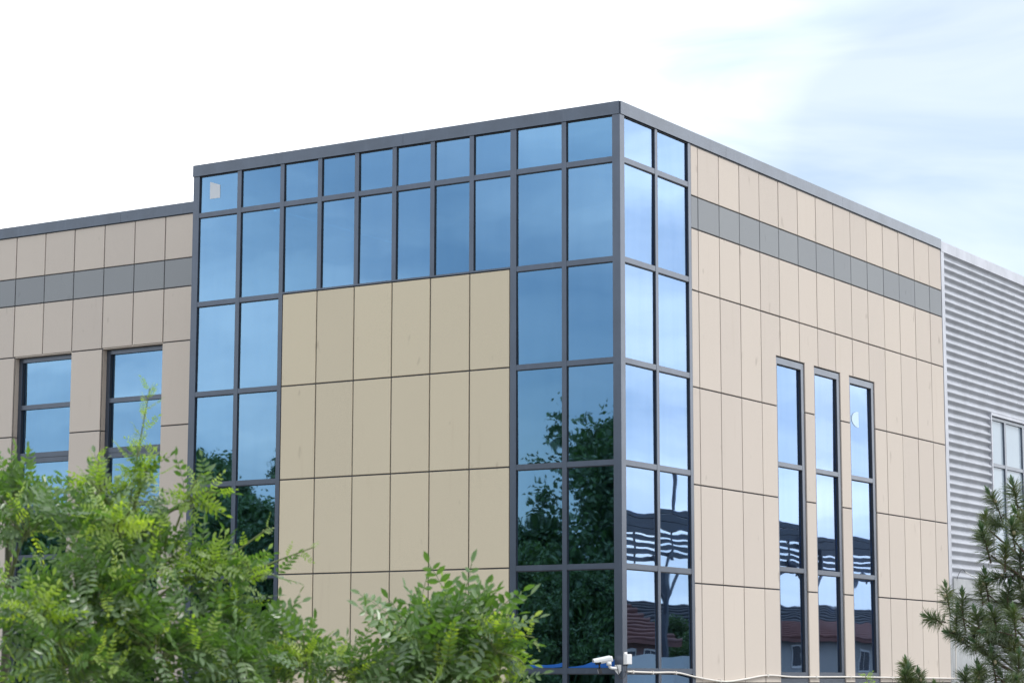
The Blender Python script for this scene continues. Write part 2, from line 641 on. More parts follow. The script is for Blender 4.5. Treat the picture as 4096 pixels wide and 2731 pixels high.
TZ = [z(1.5 * k) for k in range(5, -3, -1)]            # transom centres, top down
HT = 0.040
mull = [(-8.190, -8.062), (-7.247, -7.165), (-6.352, -6.272), (-5.585, -5.505), (-4.850, -4.770), (-4.118, -4.038), (-3.390, -3.310), (-2.660, -2.580), (-1.914, -1.806), (-1.003, -0.923), (-0.125, 0.0)]
for i, (a0, a1) in enumerate(mull[:-1]):
    short = 3 <= i <= 7
    cw('mullion', a0, a1, z(6.02) if short else 0.0, TOPZ, -0.10, 0.002, F0, FRAME)
for i in range(len(mull) - 1):
    a0, a1 = mull[i][1], mull[i + 1][0]
    upper_only = 2 <= i <= 7
    ztop = TOPZ - 0.005
    for k, tz in enumerate(TZ):
        if k == 1 and upper_only:
            cw('sill', a0, a1, z(6.018), z(6.045), -0.06, 0.004, F0, FRAME)
            cwpane(a0, a1, z(6.046), ztop, F0)
            cw('gasket', a0 + 0.001, a0 + 0.010, z(6.047), ztop - 0.001, -0.0299, -0.016, F0, GASKET)
            cw('gasket', a0 + 0.011, a1, ztop - 0.014, ztop - 0.001, -0.0299, -0.010, F0, GASKET)
            break
        cw('transom', a0, a1, tz - HT, tz + HT, -0.10, -0.001, F0, FRAME)
        cwpane(a0, a1, tz + HT, ztop, F0)
        cw('gasket', a0 + 0.001, a0 + 0.010, tz + HT + 0.001, ztop - 0.001, -0.0299, -0.016, F0, GASKET)
        cw('gasket', a0 + 0.011, a1, ztop - 0.014, ztop - 0.001, -0.0299, -0.010, F0, GASKET)
        ztop = tz - HT
    else:
        cwpane(a0, a1, 0.05, ztop, F0)
rm = [(0.0, 0.125), (1.080, 1.160), (2.152, 2.240)]
for a0, a1 in rm[1:]:
    cw('mullion', a0, a1, 0.0, TOPZ, -0.10, 0.002, R0, FRAME)
for i in range(2):
    a0, a1 = rm[i][1], rm[i + 1][0]
    ztop = TOPZ - 0.005
    for tz in TZ:
        cw('transom', a0, a1, tz - HT, tz + HT, -0.10, -0.001, R0, FRAME)
        cwpane(a0, a1, tz + HT, ztop, R0)
        cw('gasket', a1 - 0.010, a1 - 0.001, tz + HT + 0.001, ztop - 0.001, -0.0299, -0.014, R0, GASKET)
        cw('gasket', a0, a1 - 0.011, ztop - 0.014, ztop - 0.001, -0.0299, -0.010, R0, GASKET)
        ztop = tz - HT
    cwpane(a0, a1, 0.05, ztop, R0)

# --- wing set back two metres
wx = [-17.18, -16.42, -15.68, -14.95, -14.212, -13.471, -12.738, -11.997, -11.264, -10.539, -9.80, -9.06, -8.20]
wz = [z(8.11), z(7.298), z(6.782), z(5.805), z(4.308), z(2.814), z(1.31), z(-0.19), z(-1.69), 0.0]
WW = [(-16.36, -14.93), (-14.172, -12.744), (-11.982, -10.550)]
polys = []
for k in range(len(wz) - 1):
    zt, zb = wz[k], wz[k + 1]
    if k < 3:
        segs = [(wx[i], wx[i + 1]) for i in range(len(wx) - 1)]
    else:
        segs = [(wx[0], WW[0][0]), (WW[0][1], WW[1][0]), (WW[1][1], WW[2][0]), (WW[2][1], -9.80), (-9.80, -9.06), (-9.06, -8.20)]
    for a, b in segs:
        p = rect(a, b, zb, zt)
        polys.append(p)
        panel('cladding_panel', p, W0, GREY if k == 1 else BEIGE, bld)
backing('joint_backing', polys, W0, bld)
for w0, w1 in WW:
    head = z(5.797)
    # returns of the deep reveals
    for k in range(3, len(wz) - 1):
        bar('reveal_panel', w0 - 0.030, w0 + 0.002, wz[k + 1] + 0.009, min(wz[k], head) - 0.009, -0.165, -0.036, W0, BEIGE, bld)
        bar('reveal_panel', w1 - 0.002, w1 + 0.030, wz[k + 1] + 0.009, min(wz[k], head) - 0.009, -0.165, -0.036, W0, BEIGE, bld)
    bar('reveal_panel', w0 + 0.003, w1 - 0.003, head - 0.004, head + 0.03, -0.165, -0.020, W0, BEIGE, bld)
    w = bar('window', w0, w0 + 0.085, 0.4, head - 0.005, -0.22, -0.13, W0, FRAME, bld)
    wo = Vector(w.location)

    def sub(nm, a0, a1, c0, c1, d0, d1, mat):
        o = bar(nm, a0, a1, c0, c1, d0, d1, W0, mat, w)
        o.location = Vector(o.location) - wo
        return o
    sub('stile', w1 - 0.085, w1, 0.4, head - 0.005, -0.22, -0.13, FRAME)
    bands = [(z(5.708), head - 0.005), (z(4.822), z(4.906)), (z(3.82), z(4.006)), (z(2.93), z(3.01)), (z(2.03), z(2.12)), (z(1.10), z(1.26)), (z(0.2), z(0.29)), (z(-0.9), z(-0.75))]
    for q, (c0, c1) in enumerate(bands):
        sub('rail', w0 + 0.085, w1 - 0.085, c0, c1, -0.22, -0.132, FRAME)
        if q == 2:
            sub('rail', w0 + 0.086, w1 - 0.086, c0 + 0.085, c0 + 0.093, -0.20, -0.128, GASKET)
    for q in range(len(bands) - 1):
        g = pane(w0 + 0.085, w1 - 0.085, bands[q + 1][1], bands[q][0], -0.185, W0, w)
        g.location = Vector(g.location) - wo
        sub('gasket', w0 + 0.086, w0 + 0.096, bands[q + 1][1] + 0.001, bands[q][0] - 0.001, -0.1849, -0.15, GASKET)

# --- copings with seams
for a0, a1 in ((-8.196, -3.905), (-3.901, 0.0)):
    bar('parapet_coping', a0, a1, TOPZ, z(8.363), -0.35, 0.022, F0, COPING, bld)
for a0, a1 in ((0.0, 3.427), (3.431, 7.985), (7.989, 12.645)):
    bar('parapet_coping', a0 if a0 else 0.002, a1, TOPZ, z(8.363), -0.345, 0.022, R0, COPING, bld)
bar('parapet_coping', -17.2, -11.6, z(8.105), z(8.305), -0.35, 0.022, W0, COPING, bld)
bar('parapet_coping', -11.596, -8.2, z(8.105), z(8.305), -0.35, 0.022, W0, COPING, bld)
bar('coping_shadow_strip', 2.245, 12.63, TOPZ - 0.022, TOPZ - 0.002, -0.03, 0.004, R0, GASKET, bld)  # solid dark strips standing in for the shadow line under the copings
bar('coping_shadow_strip', -17.1, -8.22, z(8.087), z(8.103), -0.03, 0.004, W0, GASKET, bld)
# --- rooms behind the glass and the closed back of the block
box('roof_slab', -8.15, -0.352, 0.352, 12.55, TOPZ - 0.003, TOPZ + 0.12, INNER, bld)
box('roof_slab', -17.1, -8.2, 2.3, 12.55, z(7.8), z(8.0), INNER, bld)
box('floor_slab', -8.15, -0.15, 0.15, 12.55, z(1.15), z(1.35), INNER, bld)
box('floor_slab', -17.1, -8.2, 2.3, 12.55, z(1.15), z(1.35), INNER, bld)
box('floor_slab', -17.1, -0.15, 2.3, 12.55, 0.02, 0.12, INNER, bld)
box('inner_wall', -8.06, -0.9, 5.6, 5.75, 0.12, TOPZ - 0.005, INNER, bld)
box('inner_wall', -17.08, -8.21, 5.6, 5.75, 0.12, z(7.79), INNER, bld)
box('inner_wall', -0.899, -0.12, 5.0, 5.15, 0.12, TOPZ - 0.005, INNER, bld)
box('side_wall', -8.19, -8.07, 2.02, 12.54, z(8.002), TOPZ - 0.004, BEIGE, bld)
box('inner_wall', -3.1, -2.95, 5.751, 12.5, 0.12, TOPZ - 0.005, INNER, bld)
box('inner_wall', -6.3, -1.9, 0.14, 0.20, 0.12, z(5.95), INNER, bld)
box('side_wall', -8.19, -8.07, 0.13, 2.0, 0.0, TOPZ, BEIGE, bld)
box('back_wall', -17.2, -0.1, 12.56, 12.66, 0.0, TOPZ, BEIGE, bld)
box('end_wall', -17.22, -17.1, 2.05, 12.55, 0.0, z(8.1), BEIGE, bld)
box('column', -0.62, -0.32, 0.45, 0.75, 0.12, TOPZ - 0.31, INNER, bld)

# ------------------------------------------------------------------ metal-clad warehouse
wh = thing('metal_warehouse', 'silver corrugated metal warehouse adjoining the beige office block', 'warehouse', (0, 12.66, 0))
WHO = (0, 12.66, 0)
YA, YB = 12.80, 27.0
pitch_c, amp = 0.162, 0.029
zlo, zhi = z(1.80), z(8.20)


def corrugated(name, y0, y1, z0, z1):
    v, f = [], []
    n = int((z1 - z0) / pitch_c * 12)
    for i in range(n + 1):
        zz = z0 + (z1 - z0) * i / n
        ph = 2 * math.pi * (zz - zlo) / pitch_c
        s = math.sin(ph)
        s = math.copysign(abs(s) ** 0.72, s)
        x = -0.032 + amp * s
        v += [(x, y0 - WHO[1], zz), (x, y1 - WHO[1], zz)]
    for i in range(n):
        f.append((2 * i, 2 * i + 1, 2 * i + 3, 2 * i + 2))
    return mesh_obj(name, v, f, SHEET, wh, smooth=True)


WY0, WY1, WZ0, WZ1 = 15.16, 19.4, z(2.3), z(5.17)
corrugated('corrugated_sheet', YA, WY0, zlo, WZ1 + 0.02)
corrugated('corrugated_sheet', YA, 19.0, WZ1 + 0.02, z(6.60))
corrugated('corrugated_sheet', YA, 19.0, z(6.60) - 0.01, zhi)
corrugated('corrugated_sheet', 19.0, YB, WZ1 + 0.02, zhi)
corrugated('corrugated_sheet', WY1, YB, zlo, WZ1 + 0.02)
corrugated('corrugated_sheet', WY0, WY1, zlo, WZ0)
box('corner_trim', -0.07, 0.004, 12.655, 12.81, z(1.55), z(8.15), FLASH, wh, WHO)
box('corner_trim', -0.10, -0.012, 12.665, 12.80, 0.0, z(1.44), FASCIA, wh, WHO)
for y0, y1 in ((12.66, 17.3), (17.303, 22.0), (22.003, 27.0)):
    box('parapet_flashing', -0.30, 0.010, y0, y1, z(8.135), z(8.338), FLASH, wh, WHO)
box('core_wall', -0.40, -0.10, YA, WY0 - 0.01, 0.02, z(8.1), FASCIA, wh, WHO)
box('core_wall', -0.40, -0.10, WY1 + 0.01, YB, 0.02, z(8.1), FASCIA, wh, WHO)
box('core_wall', -0.40, -0.10, WY0 - 0.01, WY1 + 0.01, WZ1 + 0.03, z(8.1), FASCIA, wh, WHO)
box('back_wall', -14.0, -13.8, 12.7, YB, 0, z(8.1), FASCIA, wh, WHO)
box('end_wall', -13.8, -0.4, YB - 0.2, YB, 0, z(8.1), FASCIA, wh, WHO)
box('roof', -14.0, -0.31, 12.7, YB, z(8.105), z(8.2), FASCIA, wh, WHO)
# window in the corrugated wall
w = box('window', -0.09, 0.012, WY0, WY1, WZ1 - 0.005, WZ1 + 0.05, FLASH, wh, WHO)
wo = Vector(w.location) + Vector(WHO)


def wsub(nm, *a):
    return box(nm, *a, w, wo)


wsub('jamb', -0.09, 0.010, WY0 - 0.02, WY0 + 0.03, WZ0, WZ1 - 0.006, FLASH)
wsub('jamb', -0.09, 0.010, WY1 - 0.03, WY1 + 0.02, WZ0, WZ1 - 0.006, FLASH)
wsub('sill', -0.12, 0.03, WY0 - 0.02, WY1 + 0.02, WZ0 - 0.05, WZ0 - 0.001, FLASH)
wsub('rail', -0.11, -0.05, WY0 + 0.031, WY1 - 0.031, WZ1 - 0.075, WZ1 - 0.007, FRAME)
wsub('rail', -0.11, -0.05, WY0 + 0.031, WY1 - 0.031, z(4.145), z(4.215), FRAME)
wsub('rail', -0.11, -0.05, WY0 + 0.031, WY1 - 0.031, WZ0, WZ0 + 0.06, FRAME)
FROST = mat_plain('frosted_glass', (0.38, 0.45, 0.51), 0.12, 0.06, 3)
mu = [WY0 + 0.031, 16.08, 17.15, 18.2, WY1 - 0.031]
for i in range(4):
    if i:
        wsub('mullion', -0.105, -0.046, mu[i] - 0.05, mu[i] + 0.05, WZ0 + 0.061, WZ1 - 0.076, FRAME)
    a0, a1 = mu[i] + (0.05 if i else 0), mu[i + 1] - (0.05 if i < 3 else 0)
    wsub('pane', -0.095, -0.085, a0, a1, z(4.216), WZ1 - 0.076, FROST)
    wsub('pane', -0.095, -0.085, a0, a1, WZ0 + 0.061, z(4.144), FROST)
# shutter box and shutter below
box('shutter_box', -0.42, 0.035, 12.815, YB, z(1.525), z(1.795), FASCIA, wh, WHO)
box('shutter_box_edge', -0.42, 0.015, 12.816, YB, z(1.44), z(1.522), FASCIA, wh, WHO)
nsl = int(z(1.44) / 0.078)
slat_v = []
for i in range(9):
    t = i / 8
    slat_v += [(0.016 * math.sin(math.pi * t) , 0, 0.074 * t)]
sv = [(a, 0, c) for a, _, c in slat_v] + [(a, YB - 12.82, c) for a, _, c in slat_v]
sf = [(i, i + 9, i + 10, i + 1) for i in range(8)]
sl_me = None
for k in range(nsl):
    if sl_me is None:
        o = mesh_obj('shutter_slat', sv, sf, SHUTTER, wh, (-0.20, 0.16, 0.02 + 0.078 * k), True)
        sl_me = o.data
    else:
        o = bpy.data.objects.new('shutter_slat', sl_me)
        o.location = (-0.20, 0.16, 0.02 + 0.078 * k)
        link(o, wh)
box('shutter_core', -0.35, -0.205, 12.815, YB, 0.02, z(1.44), JOINT, wh, WHO)
# sheet fixings
scr = None
for y in (15.0, 16.75, 18.5):
    for k in range(12):
        zz = zlo + pitch_c * (39.25 - 2 * k if y > 15.1 else 39.25 - 1.999 * k)
        if zz < WZ1 + 0.1:
            continue
        if scr is None:
            o = mesh_obj('screw', *tube_geo([(0, 0, 0), (0.008, 0, 0)], 0.011, 6), STEEL, wh, (-0.010, y - 12.66, zz))
            scr = o.data
        else:
            o = bpy.data.objects.new('screw', scr)
            o.location = (-0.010, y - 12.66, zz)
            link(o, wh)

# ------------------------------------------------------------------ things fixed to the building
# surveillance camera on the corner post
sx = thing('security_camera', 'white bullet security camera on a bracket at the glazed corner', 'camera', (-0.064, -0.008, 3.218))
O = Vector((-0.064, -0.008, 3.218))
mesh_obj('mounting_plate', [Vector(q) - O for q in ((-0.115, -0.010, 3.285), (-0.014, -0.010, 3.285), (-0.014, -0.010, 3.20), (-0.060, -0.010, 3.145), (-0.115, -0.010, 3.20),
          (-0.115, -0.020, 3.285), (-0.014, -0.020, 3.285), (-0.014, -0.020, 3.20), (-0.060, -0.020, 3.145), (-0.115, -0.020, 3.20))],
         [(0, 1, 2, 3, 4), (9, 8, 7, 6, 5), (0, 5, 6, 1), (1, 6, 7, 2), (2, 7, 8, 3), (3, 8, 9, 4), (4, 9, 5, 0)], WHITE, sx)
tube('arm', smooth_path([(-0.075, -0.02, 3.235), (-0.085, -0.09, 3.235), (-0.115, -0.145, 3.245), (-0.13, -0.165, 3.29)], 4), 0.022, WHITE, sx, 10, O)
tube('swivel_joint', [(-0.125, -0.165, 3.275), (-0.13, -0.168, 3.325)], 0.038, WHITE, sx, 12, O)
cdir = (Vector((-0.272, -0.28, 3.312)) - Vector((-0.125, -0.14, 3.353))).normalized()
ctr = Vector((-0.195, -0.205, 3.345))
cs = Vector((0, 0, 1)).cross(cdir).normalized()
cu = cdir.cross(cs).normalized()


def loft(profile_fn, stations):
    v, f = [], []
    m = None
    for t in stations:
        ring = profile_fn(t)
        m = len(ring)
        v += [ctr + cdir * t + cs * a + cu * b - O for a, b in ring]
    for i in range(len(stations) - 1):
        for k in range(m):
            k2 = (k + 1) % m
            f.append((i * m + k, i * m + k2, (i + 1) * m + k2, (i + 1) * m + k))
    f.append(tuple(range(m - 1, -1, -1)))
    f.append(tuple(range((len(stations) - 1) * m, len(stations) * m)))
    return v, f


def body_prof(s):
    def fn(t):
        k = s * (0.93 if abs(t) > 0.118 else 1.0)
        pts = []
        for i in range(20):
            a = 2 * math.pi * i / 20
            c, d = math.cos(a), math.sin(a)
            pts.append((k * 0.046 * math.copysign(abs(c) ** 0.6, c), k * 0.042 * math.copysign(abs(d) ** 0.6, d)))
        return pts
    return fn


o = mesh_obj('housing', *loft(body_prof(1.0), [-0.13, -0.118, 0.05]), WHITE, sx, smooth=False)
o = mesh_obj('front_shroud', *loft(body_prof(0.98), [0.05, 0.118, 0.122]), BLACK, sx, smooth=False)


def visor_prof(t):
    top = [(0.053 * math.cos(math.pi * i / 10), 0.020 + 0.034 * math.sin(math.pi * i / 10)) for i in range(11)]
    low = 0.0 if t < 0.1 else 0.01
    outer = [(0.053, -0.008 + low)] + top + [(-0.053, -0.008 + low)]
    inner = [(a * 0.94, b - 0.004) for a, b in outer][::-1]
    return outer + inner


mesh_obj('sun_visor', *loft(visor_prof, [-0.10, 0.09, 0.15]), WHITE, sx)
lens = ctr + cdir * 0.1215 - O
tube('lens', [lens, lens + cdir * 0.006], 0.020, GASKET, sx, 14)
fl = Vector((-0.235, -0.245, 3.196))
tube('lamp_bracket', [ctr + cdir * 0.07 - cu * 0.04, fl + Vector((0, 0, 0.03))], 0.014, BLACK, sx, 8, O)
fo = box('lamp_housing', -0.040, 0.040, -0.022, 0.022, -0.036, 0.036, BLACK, sx)
fo.location = fl - O
rot = Matrix((cs, -cdir, cu)).transposed().to_quaternion()
fo.rotation_mode = 'QUATERNION'
fo.rotation_quaternion = rot
for i in range(3):
    for k in range(3):
        box('led', -0.028 + 0.020 * i, -0.014 + 0.020 * i, -0.0245, -0.0222, -0.028 + 0.020 * k, -0.014 + 0.020 * k, LED, fo)
tube('cable', smooth_path([ctr - cdir * 0.12, (-0.075, -0.10, 3.36), (-0.055, -0.06, 3.27), (-0.05, -0.03, 3.17), (-0.02, -0.03, 3.095), (0.025, 0.01, 3.11), (0.03, 0.06, 3.20), (0.03, 0.075, 3.29)], 6), 0.0045, BLACK, sx, 6, O)

jb = thing('wireless_antenna_box', 'slim white antenna box strapped to the corner post beside the camera', 'antenna box', (0.012, 0.085, 3.29))
O2 = (0.012, 0.085, 3.29)
mesh = box('case', 0.010, 0.058, 0.008, 0.165, 3.292, 3.438, WHITE, jb, O2)
box('cover', 0.0582, 0.066, 0.014, 0.159, 3.300, 3.430, WHITE, jb, O2)
box('mounting_tab', 0.009, 0.024, 0.02, 0.10, 3.4385, 3.468, WHITE, jb, O2)
box('cable_gland', 0.020, 0.046, 0.060, 0.090, 3.272, 3.2918, BLACK, jb, O2)

cp = [(0.026, 0.09, 3.19), (0.026, 0.84, 3.178), (0.026, 1.59, 3.177), (0.026, 2.27, 3.107), (0.026, 3.15, 3.046), (0.026, 3.90, 3.088), (0.026, 4.66, 3.144), (0.026, 5.59, 3.120), (0.026, 6.73, 3.121), (0.026, 8.20, 3.123), (0.026, 9.71, 3.113), (0.026, 12.80, 3.098)]
cd_ = thing('cable_conduit', 'thin sagging cream conduit running along the lower right facade', 'conduit', (0.026, 6.0, 3.1))
OC = (0.026, 6.0, 3.1)
tube('pipe', smooth_path(cp, 6), 0.0145, CREAM, cd_, 8, OC)
tube('riser_pipe', smooth_path([(0.026, 12.80, 3.098), (0.028, 12.83, 3.6), (0.026, 12.80, 4.35), (0.02, 12.79, 4.62)], 6), 0.014, CREAM, cd_, 8, OC)
for y in (0.25, 0.84, 1.55, 3.0, 4.66, 6.5, 7.9, 9.7, 11.2):
    zz = min(cp, key=lambda q: abs(q[1] - y))[2]
    for i in range(len(cp) - 1):
        if cp[i][1] <= y <= cp[i + 1][1]:
            t = (y - cp[i][1]) / (cp[i + 1][1] - cp[i][1])
            zz = cp[i][2] * (1 - t) + cp[i + 1][2] * t
    box('pipe_clip', 0.002, 0.045, y - 0.012, y + 0.012, zz - 0.024, zz + 0.024, CREAM, cd_, OC)

lb = thing('hanging_cable_end', 'loose white cable end with a wire hook above the shutter box', 'cable', (0.05, 13.6, 5.1))
OL = (0.05, 13.6, 5.1)
tube('sheath', smooth_path([(0.06, 13.35, 5.13), (0.09, 13.75, 5.05), (0.10, 14.15, 5.0)], 6), [0.012] * 7 + [0.018] * 5 + [0.004], WHITE, lb, 8, OL)
tube('wire', smooth_path([(0.03, 12.95, 4.95), (0.05, 13.05, 5.10), (0.06, 13.2, 5.18), (0.06, 13.35, 5.13)], 6), 0.006, BLACK, lb, 6, OL)


def sticker(name, pts, fmap, d, mat, label):
    v = [Vector(fmap(a, b, d)) for a, b in pts] + [Vector(fmap(a, b, d - 0.0012)) for a, b in pts]
    n = len(pts)
    f = [tuple(range(n)), tuple(range(2 * n - 1, n - 1, -1))]
    f += [(n + i, n + (i + 1) % n, (i + 1) % n, i) for i in range(n)]
    c = sum(v, Vector()) / len(v)
    o = mesh_obj(name, [q - c for q in v], f, mat, None, c)
    return tag(o, label, 'sticker')


PALE = mat_plain('pale_opening', (0.60, 0.63, 0.66), 0.6, 0.05)
SKYPAPER = mat_plain('white_paper', (0.56, 0.72, 0.84), 0.5, 0.05)
sticker('window_patch', [(-7.856, z(7.764)), (-7.639, z(7.763)), (-7.641, z(7.982)), (-7.857, z(8.056))], F0, -0.0265, PALE, 'pale square patch on the top left pane of the glazed bay, standing in for a bright opening inside')  # flat patch added in place of a bright opening seen through the glass
hd = [(8.566, z(4.285)), (8.566, z(4.57))] + [(8.566 - 0.30 * math.sin(math.pi * i / 12), z(4.428) + 0.143 * math.cos(math.pi * i / 12)) for i in range(1, 12)]
sticker('window_patch', [(a + 0.10, b + 0.014) for a, b in hd], R0, -0.0585, SKYPAPER, 'pale half-round sticker on the upper pane of the slit window farthest from the corner')


def film(pts, label):
    """strip of blue protective film along the foot of a pane: pts = (x, lower z, upper z)"""
    v, f = [], []
    for i, (a, b, c) in enumerate(pts):
        wob = 0.006 * math.sin(i * 1.9)
        v += [(a, 0.024 + wob * 0.3, b), (a, 0.020 + wob * 0.6, c)]
    for i in range(len(pts) - 1):
        f.append((2 * i, 2 * i + 2, 2 * i + 3, 2 * i + 1))
    c = Vector((pts[0][0], 0.035, pts[0][1]))
    o = mesh_obj('protective_film', [Vector(q) - c for q in v], f, FILM, None, c)
    s = o.modifiers.new('thick', 'SOLIDIFY')
    s.thickness = 0.0015
    tag(o, label, 'plastic film', 'blue film strips left on the glazing')


film([(-1.78, 3.243, 3.262), (-1.62, 3.244, 3.282), (-1.45, 3.244, 3.287), (-1.30, 3.245, 3.284), (-1.17, 3.243, 3.290), (-1.08, 3.25, 3.302), (-1.012, 3.255, 3.318)], 'blue film strip under the pane left of the security camera mullion')
film([(-0.915, 3.242, 3.256), (-0.80, 3.242, 3.263), (-0.66, 3.243, 3.280), (-0.56, 3.244, 3.312), (-0.47, 3.244, 3.345), (-0.36, 3.244, 3.352), (-0.25, 3.244, 3.360), (-0.14, 3.244, 3.366)], 'blue film strip bunched behind the security camera')


# ------------------------------------------------------------------ foreground saplings
def leaf_mesh(name, mat, pairs, length, ll, lw, curl, seed):
    r = random.Random(seed)
    v, f = [], []

    def leaflet(base, d, up, L, W):
        d = d.normalized()
        sidev = up.cross(d).normalized()
        n_ = d.cross(sidev).normalized()
        fold = 0.22
        droop = r.uniform(0.03, 0.16)
        b = len(v)
        pts = [(0, 0, 0), (0.30, 0.42, fold), (0.66, 0.44, fold), (1.0, 0, 0), (0.66, -0.44, fold), (0.30, -0.42, fold)]
        for t, s, h in pts:
            v.append(base + d * (t * L) + sidev * (s * W) + n_ * (h * abs(s) * W - droop * t * t * L))
        f.append((b, b + 1, b + 2, b + 3))
        f.append((b, b + 3, b + 4, b + 5))
    spine = []
    for i in range(pairs + 2):
        t = i / (pairs + 1)
        spine.append(Vector((length * t, r.uniform(-1, 1) * 0.004, curl * length * t * t)))
    tv, tf = tube_geo(spine, [0.0018] * len(spine), 3, False)
    v += tv
    f += tf
    for i in range(1, pairs + 1):
        base = spine[i]
        s = 0.72 + 0.38 * math.sin(math.pi * min(1, (i + 0.6) / (pairs + 1)))
        for sg in (-1, 1):
            if r.random() < 0.05:
                continue
            d = Vector((0.42 + r.uniform(-0.12, 0.15), sg, r.uniform(-0.15, 0.22)))
            up = Vector((r.uniform(-0.3, 0.3), r.uniform(-0.25, 0.25), 1))
            leaflet(base, d, up, ll * s * r.uniform(0.88, 1.1), lw * s * r.uniform(0.85, 1.1))
    leaflet(spine[-1], Vector((1, r.uniform(-0.2, 0.2), r.uniform(-0.2, 0.1))), Vector((0, 0, 1)), ll, lw)
    me = bpy.data.meshes.new(name)
    me.from_pydata([tuple(q) for q in v], [], f)
    me.materials.append(mat)
    me.update()
    return me


OLD = [leaf_mesh('leaf', LEAF, p, L * 1.15, 0.060, 0.027, c, 100 + i) for i, (p, L, c) in enumerate(((5, 0.19, -0.18), (6, 0.22, -0.28), (5, 0.18, 0.05), (6, 0.21, -0.1), (4, 0.15, -0.2)))]
NEW = [leaf_mesh('leaf', LEAFY, p, L * 1.2, 0.042, 0.019, c, 200 + i) for i, (p, L, c) in enumerate(((6, 0.15, 0.1), (5, 0.13, 0.25), (6, 0.17, -0.12), (4, 0.09, 0.3)))]


def put_leaf(me, tree, base, p, d, up, s):
    d = d.normalized()
    up = up - d * up.dot(d)
    up = up.normalized() if up.length > 1e-4 else d.orthogonal().normalized()
    y = up.cross(d)
    m = Matrix((d, y, up)).transposed()
    LEAVES.append((me, m, p - base, s, (p - CAMP).length))


CAMP = Vector((16.1404, -28.4787, 3.104))
LEAVES = []


def grow_leaves(tree):
    """the 280 nearest compound leaves are parts, the rest one mass of foliage"""
    LEAVES.sort(key=lambda q: q[4])
    for me, m, p, s, _ in LEAVES[:280]:
        o = bpy.data.objects.new('leaf', me)
        o.rotation_mode = 'QUATERNION'
        o.rotation_quaternion = m.to_quaternion()
        o.location = p
        o.scale = (s, s, s)
        link(o, tree)
    rest = LEAVES[280:]
    if rest:
        v, f, mi = [], [], []
        for me, m, p, s, _ in rest:
            k = len(v)
            v += [p + (m @ q.co) * s for q in me.vertices]
            f += [tuple(i + k for i in q.vertices) for q in me.polygons]
            mi += [1 if me.materials[0] == LEAFY else 0] * len(me.polygons)
        o = mesh_obj('foliage', v, f, LEAF, tree)
        o.data.materials.append(LEAFY)
        o.data.polygons.foreach_set('material_index', mi)
        o['kind'] = 'stuff'
    LEAVES.clear()


def rvec(r):
    while True:
        q = Vector((r.uniform(-1, 1), r.uniform(-1, 1), r.uniform(-1, 1)))
        if 0.05 < q.length < 1:
            return q


def twig_leaves(r, tree, base, pts, n, young, size=1.0, geo=None, flatness=0.5):
    """leaves set alternately along a twig; the last third is young growth when young > 0"""
    pts = [Vector(p) for p in pts]
    for i in range(n):
        t = (i + 0.6) / n
        k = t * (len(pts) - 1)
        j = min(int(k), len(pts) - 2)
        p = pts[j].lerp(pts[j + 1], k - j)
        ax = (pts[j + 1] - pts[j]).normalized()
        a = i * 2.399 + r.uniform(-0.5, 0.5)
        s1 = ax.orthogonal().normalized()
        s2 = ax.cross(s1)
        d = ax * r.uniform(0.25, 0.8) + (s1 * math.cos(a) + s2 * math.sin(a)) + Vector((0, 0, 0.12))
        isnew = r.random() < young * (0.35 + 1.1 * t)
        up = Vector((0, 0, 1)) * flatness + rvec(r) * 0.8
        me = r.choice(NEW if isnew else OLD)
        put_leaf(me, tree, base, p, d, up, size * (1.0 - 0.35 * t * (1 if isnew else 0.5)) * r.uniform(0.8, 1.12))


def sapling(label, base, trunk, lobes, shoots, seed, density=1.0, big=1.0):
    r = random.Random(seed)
    base = Vector(base)
    t = thing('locust_sapling', label, 'tree', base, 'young locust trees in the foreground')
    top = Vector(trunk[-1])
    tube('trunk', smooth_path([base] + [Vector(p) for p in trunk], 5), [0.028 - 0.018 * i / (5 * len(trunk)) for i in range(5 * len(trunk) + 1)], BARK, t, 8, base)
    path = smooth_path([base] + [Vector(p) for p in trunk], 8)
    bv, bf = [], []

    def stick(pts, rad):
        a, b = tube_geo([Vector(p) - base for p in pts], rad, 5, False)
        k = len(bv)
        bv.extend(a)
        bf.extend(tuple(i + k for i in q) for q in b)
    for (x, y, zz, rx, rz, dens, young) in lobes:
        c = Vector((x, y, zz))
        hub = min((p for p in path if p.z < zz - 0.02), key=lambda p: (p - c).length + abs(p.z - (zz - 0.25)), default=path[0])
        mid = hub.lerp(c, 0.5) + Vector((0, 0, 0.03))
        branch = smooth_path([hub, mid, c], 5)
        stick(branch, [0.011 - 0.006 * i / 10 for i in range(11)])
        ntw = max(2, int(dens * density * (rx * rx * rz) ** (1 / 3) * 105))
        for q in range(ntw):
            u = rvec(r).normalized()
            u.z = u.z * 0.8 + 0.18
            rad = r.uniform(0.55, 0.95)
            tip = c + Vector((u.x * rx, u.y * rx * 1.1, u.z * rz)) * rad
            st = c.lerp(tip, 0.12) + rvec(r) * 0.03 - Vector((0, 0, 0.03))
            m_ = st.lerp(tip, 0.55) + Vector((0, 0, 0.02)) + rvec(r) * 0.015
            tw = smooth_path([st, m_, tip], 4)
            stick(tw, [0.0042 - 0.0028 * i / 8 for i in range(9)])
            twig_leaves(r, t, base, tw, r.randint(3, 5), young * r.choice((0.1, 0.9, 2.4)), r.uniform(0.72, 0.98) * big)
    for pts, n, young, size in shoots:
        tw = smooth_path(pts, 5)
        m = len(tw)
        stick(tw, [0.006 - 0.004 * i / m for i in range(m)])
        twig_leaves(r, t, base, tw, n, young, size)
    mesh_obj('branches', bv, bf, TWIG, t, smooth=True)
    grow_leaves(t)
    return t


